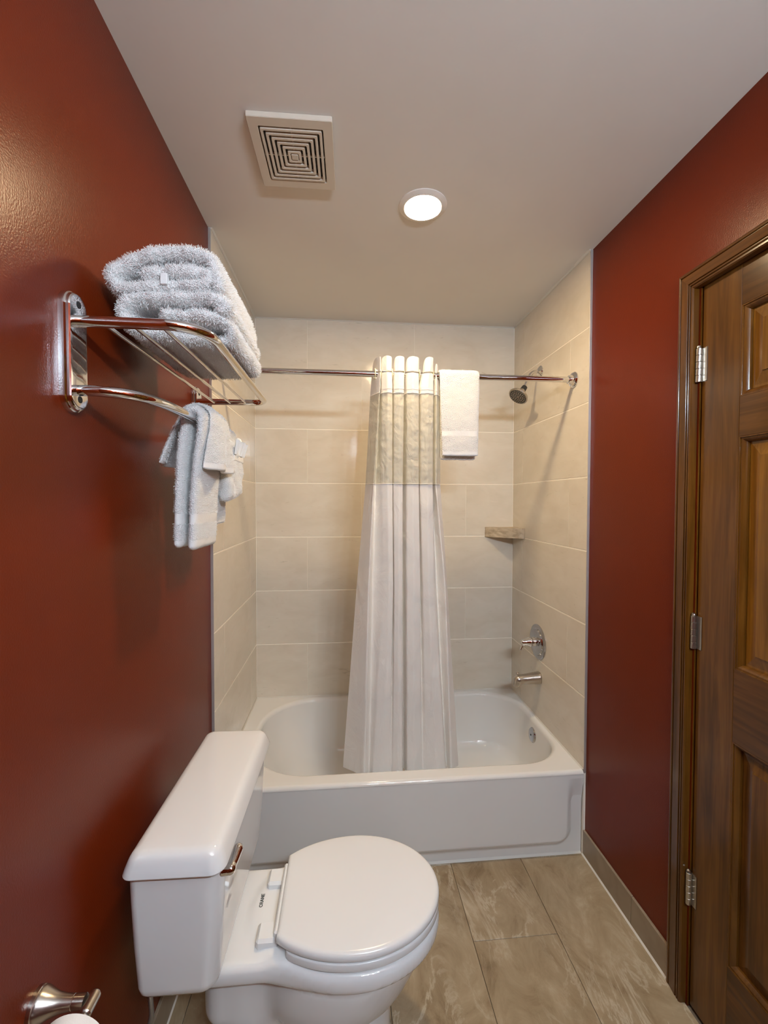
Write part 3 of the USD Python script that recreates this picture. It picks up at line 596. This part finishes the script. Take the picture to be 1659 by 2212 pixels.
def fuzz(parent, mesh, n, length, seed, width=.0006, down=0.0):
    pts, fi = trimesh.sample.sample_surface(mesh, n, seed=seed); nr = mesh.face_normals[fi]; rg = np.random.default_rng(seed)
    d = nr+rg.normal(0, .55, nr.shape); d[:, 2] -= down; d /= np.linalg.norm(d, axis=1, keepdims=True); L = length*rg.uniform(.5, 1.2, n)[:, None]
    o = np.array(origin(parent)); P = np.stack([pts-nr*.0006, pts+d*L], 1).reshape(-1, 3)-o
    pp = path_of(parent); c = UsdGeom.BasisCurves.Define(stage, pp+'/'+uniq(pp, 'terry_pile'))
    c.CreateTypeAttr('linear'); c.CreateCurveVertexCountsAttr(Vt.IntArray.FromNumpy(np.full(n, 2, np.int32))); c.CreatePointsAttr(Vt.Vec3fArray.FromNumpy(P.astype(np.float32)))
    c.CreateWidthsAttr(Vt.FloatArray([width])); c.SetWidthsInterpolation('constant')
    UsdShade.MaterialBindingAPI.Apply(c.GetPrim()).Bind(M_pile); custom(c.GetPrim(), kind='stuff')

def take(m, sel):
    """(rest, taken): the faces whose centres satisfy sel become a mesh of their own"""
    k_ = sel(m.triangles_center); out = []
    for q in (~k_, k_):
        x = trimesh.Trimesh(m.vertices, m.faces[q], process=False); x.remove_unreferenced_vertices(); out.append(x)
    return out
# hand towel over the rod: hem - up the back - over the rod - down the front (y, z), extruded along x
def over_rod(x0, x1, y0, zf, zb, thick, seed):
    r = .0125+thick/2+.001
    arc = [(RY+r*math.cos(a), RZ+r*math.sin(a)) for a in np.linspace(0, np.pi, 10)]
    c = np.vstack([[(RY+r, zb)], arc, [(RY-r-.002, RZ-.12), (RY-r-.004, zf)]])
    m = ribbon(c, thick, lambda a, b: (np.full(len(a), x0), np.full(len(a), x1)), 26, seed=seed, amp=.0018, sc=45)
    v = np.array(m.vertices); out = np.column_stack([v[:, 1], v[:, 0], v[:, 2]])     # (profile, extrusion, z) -> (x, y, z)
    t_ = np.clip((RZ-out[:, 2])/.33, 0, 1); out[:, 0] = .952+(out[:, 0]-.948)*(1-.16*t_*np.where(out[:, 0] < .95, 1, .35))
    return trimesh.Trimesh(out, m.faces[:, ::-1], process=False)
ht = thing('hand_towel', 'white terry hand towel folded over the shower rod beside the curtain', 'hand towel')
hm = over_rod(.870, 1.036, 0, 1.640, 1.628, .012, 4)
rest, wv = take(hm, lambda c: (c[:, 1] < RY) & (np.abs(c[:, 2]-1.727) < .011)); rest, hem_ = take(rest, lambda c: (c[:, 1] < RY) & (c[:, 2] < 1.652))
part(ht, 'terry_cloth', rest, M_terry, 50); part(ht, 'woven_band', wv, M_terry_flat, 50); part(ht, 'hem', hem_, M_terry_flat, 50)
for z_ in (1.7385, 1.7155): part(ht, 'band_edge', tube([(x, RY-.0245+.001*math.sin(x*60), z_) for x in np.linspace(.886, 1.030, 30)], .0016, 6), M_terry_flat, True)
fuzz(ht, rest, 9000, .0025, 5)

# ------------------------------------------------------------------ towel rack with its towels
tk = thing('towel_rack', 'chrome hotel towel shelf with lower bar on the left red wall', 'towel rack')
def plate(yc):
    o = lambda g: np.column_stack([np.zeros(48), *(lambda t: (yc+(.030-g)*np.cos(t), np.where(np.sin(t) >= 0, 1.796, 1.638)+(.030-g)*np.sin(t)))(np.r_[np.linspace(0, np.pi, 24), np.linspace(np.pi, 2*np.pi, 24)])])
    sec = [(XL, 0), (XL+.006, 0), (XL+.009, .0008), (XL+.0105, .003), (XL+.012, .0036), (XL+.0155, .0040), (XL+.0175, .006), (XL+.018, .010)]
    return loft([o(g)+[x, 0, 0] for x, g in sec])
for yc in (-1.573, -.930):
    p_ = part(tk, 'wall_plate', plate(yc), M_chrome, 30)
    for z in (1.803, 1.632): part(p_, 'screw_hole', lathe([(0, .0062), (.0012, .0062), (.0014, .001)], (XL+.0175, yc, z), (1, 0, 0), 14), M_dark, 30)
ZF = 1.774
fp = fillet([(XL+.012, -1.573, ZF), (.228, -1.573, ZF), (.228, -.945, ZF), (XL+.012, -.945, ZF)], [0, .075, .045, 0], 14)
part(tk, 'shelf_frame', tube(fp, .0102, 18), M_chrome, True)
for x in (.051, .102, .153): part(tk, 'slat', tube([(x, -1.566, ZF-.003), (x+.005, -1.26, ZF-.003), (x+.011, -.950, ZF-.003)], .0042, 10), M_chrome, True)
bp = spline([(XL+.012, -1.573, 1.648), (.050, -1.573, 1.648), (.092, -1.545, 1.648), (.116, -1.480, 1.648), (.124, -1.38, 1.648), (.126, -1.25, 1.648), (.124, -1.12, 1.648), (.116, -1.02, 1.648), (.092, -.955, 1.648), (.050, -.930, 1.648), (XL+.012, -.930, 1.648)], 90)
part(tk, 'towel_bar', tube(bp, .0098, 18), M_chrome, True, label='bowed chrome towel bar')

# cross-sections (x, z) of the folded bath towels
IF = np.array([(0.0237, 1.8514), (0.0362, 1.8544), (0.0585, 1.8640), (0.0876, 1.8679), (0.1503, 1.8711), (0.2257, 1.8705), (0.2497, 1.8675), (0.2901, 1.8672)])   # where the two stacked towels meet
def split_z(v): return np.interp(v[:, 0], IF[:, 0], IF[:, 1])
def clamp_low(v):
    rest_ = np.interp(v[:, 0], [.205, .216], [ZF+.0022, ZF+.0112])          # on the slats, over the front tube
    v[:, 2] = np.maximum(v[:, 2], rest_); v[:, 2] = np.minimum(v[:, 2], split_z(v)-.0006); return v
def clamp_up(v): v[:, 2] = np.maximum(v[:, 2], split_z(v)+.0006); return v
def bath(name, label, path, thick, y1, seed, shear, clampf):
    t_ = thing(name, label, 'bath towel', loc=(.14, -1.35, ZF))
    c = spline(path, 90)
    m = ribbon(c, thick, shear, 40, seed=seed, amp=.004, sc=38)
    m = jitter(m, .0016, 160, seed+20); m = trimesh.Trimesh(clampf(np.array(m.vertices)), m.faces, process=False)
    part(t_, 'folded_terry', m, M_terry, 60)
    fuzz(t_, m, 45000, .0055, seed, .0006)
    return t_, m
low_path = [(0.1282, 1.8253), (0.1696, 1.8270), (0.2094, 1.8266), (0.2323, 1.8234), (0.2473, 1.8121), (0.2422, 1.7966), (0.2191, 1.7916), (0.1693, 1.7924), (0.1102, 1.7943), (0.0713, 1.7968), (0.0513, 1.8081), (0.0449, 1.8263), (0.0525, 1.8447), (0.0719, 1.8556), (0.1031, 1.8579), (0.1501, 1.8570), (0.1997, 1.8602), (0.2296, 1.8584), (0.2466, 1.8489), (0.2375, 1.8373)]
up_path = [(0.0919, 1.9022), (0.1310, 1.9086), (0.1605, 1.9104), (0.1902, 1.9115), (0.2120, 1.9075), (0.2159, 1.8965), (0.2019, 1.8867), (0.1701, 1.8858), (0.1209, 1.8829), (0.0819, 1.8761), (0.0509, 1.8726), (0.0317, 1.8808), (0.0262, 1.8954), (0.0369, 1.9129), (0.0690, 1.9305), (0.1079, 1.9456), (0.1510, 1.9515), (0.1865, 1.9501), (0.2123, 1.9430), (0.2241, 1.9253), (0.2299, 1.9033), (0.2328, 1.8830)]
ynear = lambda x, z: -1.505+.055*np.clip((x-.05)/.2, 0, 1)*np.clip((1.83-z)/.04, 0, 1)+.012*(meshkit.noise(np.stack([x*40, z*60, x*0], -1), 4)-.5)
bath('bath_towel', 'thick white folded bath towel lying directly on the chrome shelf', low_path, .0235, -1.17, 11, lambda x, z: (ynear(x, z), -1.185+.02*(meshkit.noise(np.stack([x*30, z*50, x*0], -1), 8)-.5)), clamp_low)
tt, _ = bath('bath_towel', 'white folded bath towel on top of the shelf stack, bulging leftward', up_path, .0265, -1.18, 12, lambda x, z: (ynear(x, z), -1.175+.02*(meshkit.noise(np.stack([x*30, z*50, x*0], -1), 9)-.5)), clamp_up)
part(tt, 'care_label', chamfer_box(.1235, .1365, -1.508, -1.497, 1.880, 1.902, .001), M_terry_flat, False)

def hung(name, label, catg, zbar, prof, thick, y0, y1, seed, pile, bands=(), hemz=None, taper=None, sc=42, amp=.0018):
    """cloth over the towel bar: prof is its cross-section (x, z) from the rear hem over the bar to the front hem"""
    t_ = thing(name, label, catg, loc=(.125, (y0+y1)/2, 1.648))
    m = ribbon(np.array(prof, float), thick, lambda x, z: (np.full(len(x), y0), np.full(len(x), y1)), 24, seed=seed, amp=amp, sc=sc)
    if taper is not None:
        v = np.array(m.vertices); v = taper(v); m = trimesh.Trimesh(v, m.faces, process=False)
    for n_b, lo_, hi_ in bands:
        m, bnd = take(m, lambda c: (c[:, 2] > lo_) & (c[:, 2] < hi_)); part(t_, n_b, bnd, M_terry_flat, 60)
    part(t_, 'terry_cloth', m, M_terry, 60); fuzz(t_, m, pile, .0032, seed, .00055)
    return t_, m
rb = .0098
def over(th, xb=.125): r = rb+th/2+.0008; return [(xb-r*math.cos(a), 1.648+r*math.sin(a)) for a in np.linspace(0.15, np.pi-.15, 10)]
t1, _ = hung('hand_towel', 'long white hand towel folded narrow over the lower chrome bar', 'hand towel', 1.648, [(.087, 1.344), (.090, 1.45), (.096, 1.56), (.106, 1.63)]+over(.021)+[(.144, 1.62), (.134, 1.55), (.126, 1.46), (.121, 1.338)], .021, -1.345, -1.165, 31, 14000, bands=(('woven_band', 1.392, 1.416), ('hem', 1.30, 1.352)))
t2, _ = hung('hand_towel', 'second hand towel on the chrome bar, only its lower tip showing', 'hand towel', 1.648, [(.090, 1.40), (.104, 1.61)]+over(.012)+[(.134, 1.61), (.112, 1.55), (.106, 1.385)], .012, -1.135, -1.005, 33, 6000)
def flare(v):
    w = np.clip((1.70-v[:, 2])/.16, 0, 1); v = v.copy(); mid = -1.235
    v[:, 1] = mid+(v[:, 1]-mid)*(.80+.42*w)+.008*w*np.where(v[:, 0] > .125, 1, -.1)
    v[:, 0] += np.where(v[:, 0] > .125, 1, -1)*.012*w*np.sin((v[:, 1]+1.3)*38)
    return v
th_ = .010; R2 = rb+.023+th_/2
ov2 = [(.125-R2*math.cos(a), 1.649+R2*math.sin(a)) for a in np.linspace(0.1, np.pi-.1, 12)]
t3, _ = hung('washcloth', 'small white washcloth draped over the middle of the narrow hand towel', 'washcloth', 1.648, [(.040, 1.540), (.058, 1.59), (.078, 1.635)]+ov2+[(.164, 1.63), (.163, 1.58), (.161, 1.530)], th_, -1.325, -1.150, 35, 9000, taper=flare, bands=(('hem', 1.50, 1.542),))
# pouch-folded washcloth with a gathered frill, holding a wrapped soap
t4 = thing('washcloth', 'white washcloth folded into a pouch with a gathered frill at bar end', 'washcloth', loc=(.135, -1.0, 1.55))
def pouch(x, y, z):
    b = sd_box(x, y, z, (.137, -1.035, 1.545), (.0175, .080, .085), .017)
    return b+.004*np.sin(y*70+z*25)*np.sin(z*60)
pm = sdf_mesh(pouch, (.095, -1.14, 1.44), (.18, -.92, 1.655), .005)
pm = jitter(pm, .003, 55, 6)
v = np.array(pm.vertices); w = np.clip((1.56-v[:, 2])/.1, 0, 1); v[:, 1] -= .0*w; v[:, 2] += .012*(v[:, 1]+1.01)/.075*w; pm = trimesh.Trimesh(v, pm.faces, process=False)
part(t4, 'terry_pouch', pm, M_terry, 60); fuzz(t4, pm, 9000, .003, 36, .00055)
fr_ = []
for w_ in np.linspace(0, 1, 9):
    s = np.linspace(0, 1, 140); yy = -1.072+.122*s; amp_ = .002+.006*w_
    fr_.append(np.column_stack([.156+.006*w_+amp_*np.sin(s*54+2.2*np.sin(s*9))+.003*np.sin(s*21), yy, 1.590+.042*w_+.003*np.sin(s*31)*w_]))
part(t4, 'gathered_frill', sheet(fr_), M_terry_flat, True)
part(t4, 'woven_band', jitter(chamfer_box(.1490, .1560, -1.070, -.955, 1.570, 1.590, .003).subdivide().subdivide().subdivide(), .0012, 70), M_terry_flat, 50)
so = thing('soap_packet', 'small shiny white wrapped soap tucked into the frilled washcloth pouch', 'soap')
part(so, 'wrapper', jitter(sdf_mesh(lambda x, y, z: (np.sqrt(((x-.136)/.015)**2+((y+.945)/.031)**2+((z-1.630)/.027)**2)-1)*.015, (.11, -.985, 1.595), (.16, -.905, 1.67), .003), .0012, 130, 2), M_wrap, 40)

# ------------------------------------------------------------------ paper holder and roll
ph = thing('toilet_paper_holder', 'brushed nickel toilet paper holder low on the left wall', 'toilet paper holder')
def post(y, s):
    part(ph, 'post', lathe([(0, .0248), (.006, .0248), (.0075, .0236), (.0085, .0242), (.012, .0236), (.020, .0195), (.032, .0145), (.045, .0116), (.058, .0102), (.0585, .0095), (.060, .0102), (.076, .0098)], (XL, y, .629), (1, 0, 0), 36), M_nickel, 30)
    part(ph, 'end_cap', lathe([(-.013, .001), (-.0125, .0075), (-.010, .0092), (.018, .0092), (.020, .0078), (.021, .001)], (.076, y, .627), (0, -s, 0), 24), M_nickel, 30)
post(-1.685, 1); post(-1.885, -1)
part(ph, 'roller', lathe([(0, .006), (.006, .009), (.154, .009), (.16, .006)], (.076, -1.705, .627), (0, -1, 0), 20), M_chrome, 30)
rl = thing('toilet_paper_roll', 'white toilet paper roll hanging on the nickel holder', 'toilet paper roll')
part(rl, 'paper', lathe([(0, .021), (0, .044), (.001, .046), (.099, .046), (.1, .044), (.1, .021), (0, .021)], (.082, -1.742, .631), (0, -1, 0), 48), M_paper, 30)

# ------------------------------------------------------------------ ceiling fittings
ve = thing('exhaust_vent', 'square ivory ceiling exhaust vent with nested square louvres', 'vent')
vx, vy, vh_, vw = .347, -1.137, .1235, .1115
rot_v = lambda m: m.apply_transform(trimesh.transformations.rotation_matrix(-.012, [0, 0, 1], [vx, vy, 0]))
def sqring(o, i, z0, z1, ch=.0015):
    def r_(h, z): return z3(rrect(vx-h*vw/vh_, vx+h*vw/vh_, vy-h, vy+h, .004, 3), z)
    return loft([r_(o, z1), r_(o, z0+ch), r_(o-ch, z0), r_(i+ch, z0), r_(i, z0+ch), r_(i, z1), r_(o, z1)], False, False)
part(ve, 'frame', rot_v(sqring(vh_, .0945, ZC-.014, ZC-.0005)), M_vent, 30)
part(ve, 'duct_cavity', rot_v(box(vx-.088, vx+.088, vy-.097, vy+.097, ZC-.003, ZC-.001)), M_duct, False)
for q in range(6):
    o = .0905-.0140*q; part(ve, 'louvre', rot_v(sqring(o, o-.0078, ZC-.0155, ZC-.004, .001)), M_vent, 30)
part(ve, 'louvre_cap', rot_v(chamfer_box(vx-.010, vx+.010, vy-.0105, vy+.0105, ZC-.016, ZC-.003, .002)), M_vent, False)
part(ve, 'louvre_rib', rot_v(cat(box(vx-.0012, vx+.0012, vy-.094, vy+.094, ZC-.012, ZC-.006), box(vx-.084, vx+.084, vy-.0012, vy+.0012, ZC-.012, ZC-.006))), M_vent, False)
LX, LY = .752, -.951
dl = thing('recessed_light', 'round glowing recessed downlight in the ceiling over the tub', 'ceiling light')
part(dl, 'trim_ring', lathe([(.0, .081), (.002, .0812), (.0032, .080), (.0085, .0675), (.0092, .0655), (.0088, .063), (.004, .062), (-.002, .062), (-.002, .081), (0, .081)], (LX, LY, ZC-.0003), (0, 0, -1), 64), M_white_trim, 30)
part(dl, 'lens', lathe([(.006, .0625), (.0078, .0622), (.0086, .058), (.009, .001)], (LX, LY, ZC-.0003), (0, 0, -1), 48), M_lens, True, label='glowing warm frosted lens')
vl = thing('vanity_light', 'chrome vanity light bar with four globe bulbs behind the camera', 'vanity light')
GX, GZ, GY = 1.0, 2.08, YF+.105
part(vl, 'backplate', chamfer_box(GX-.36, GX+.36, YF, YF+.022, GZ-.055, GZ+.055, .006), M_chrome, False)
for q in range(4):
    p_ = np.array([GX-.255+.17*q, GY, GZ])
    part(vl, 'socket', lathe([(0, .026), (.03, .022), (.055, .018)], (p_[0], YF+.020, GZ), (0, 1, 0), 20), M_chrome, 30)
    g = trimesh.creation.icosphere(3, .040); g.apply_translation(p_); part(vl, 'globe_bulb', g, M_globe, True)
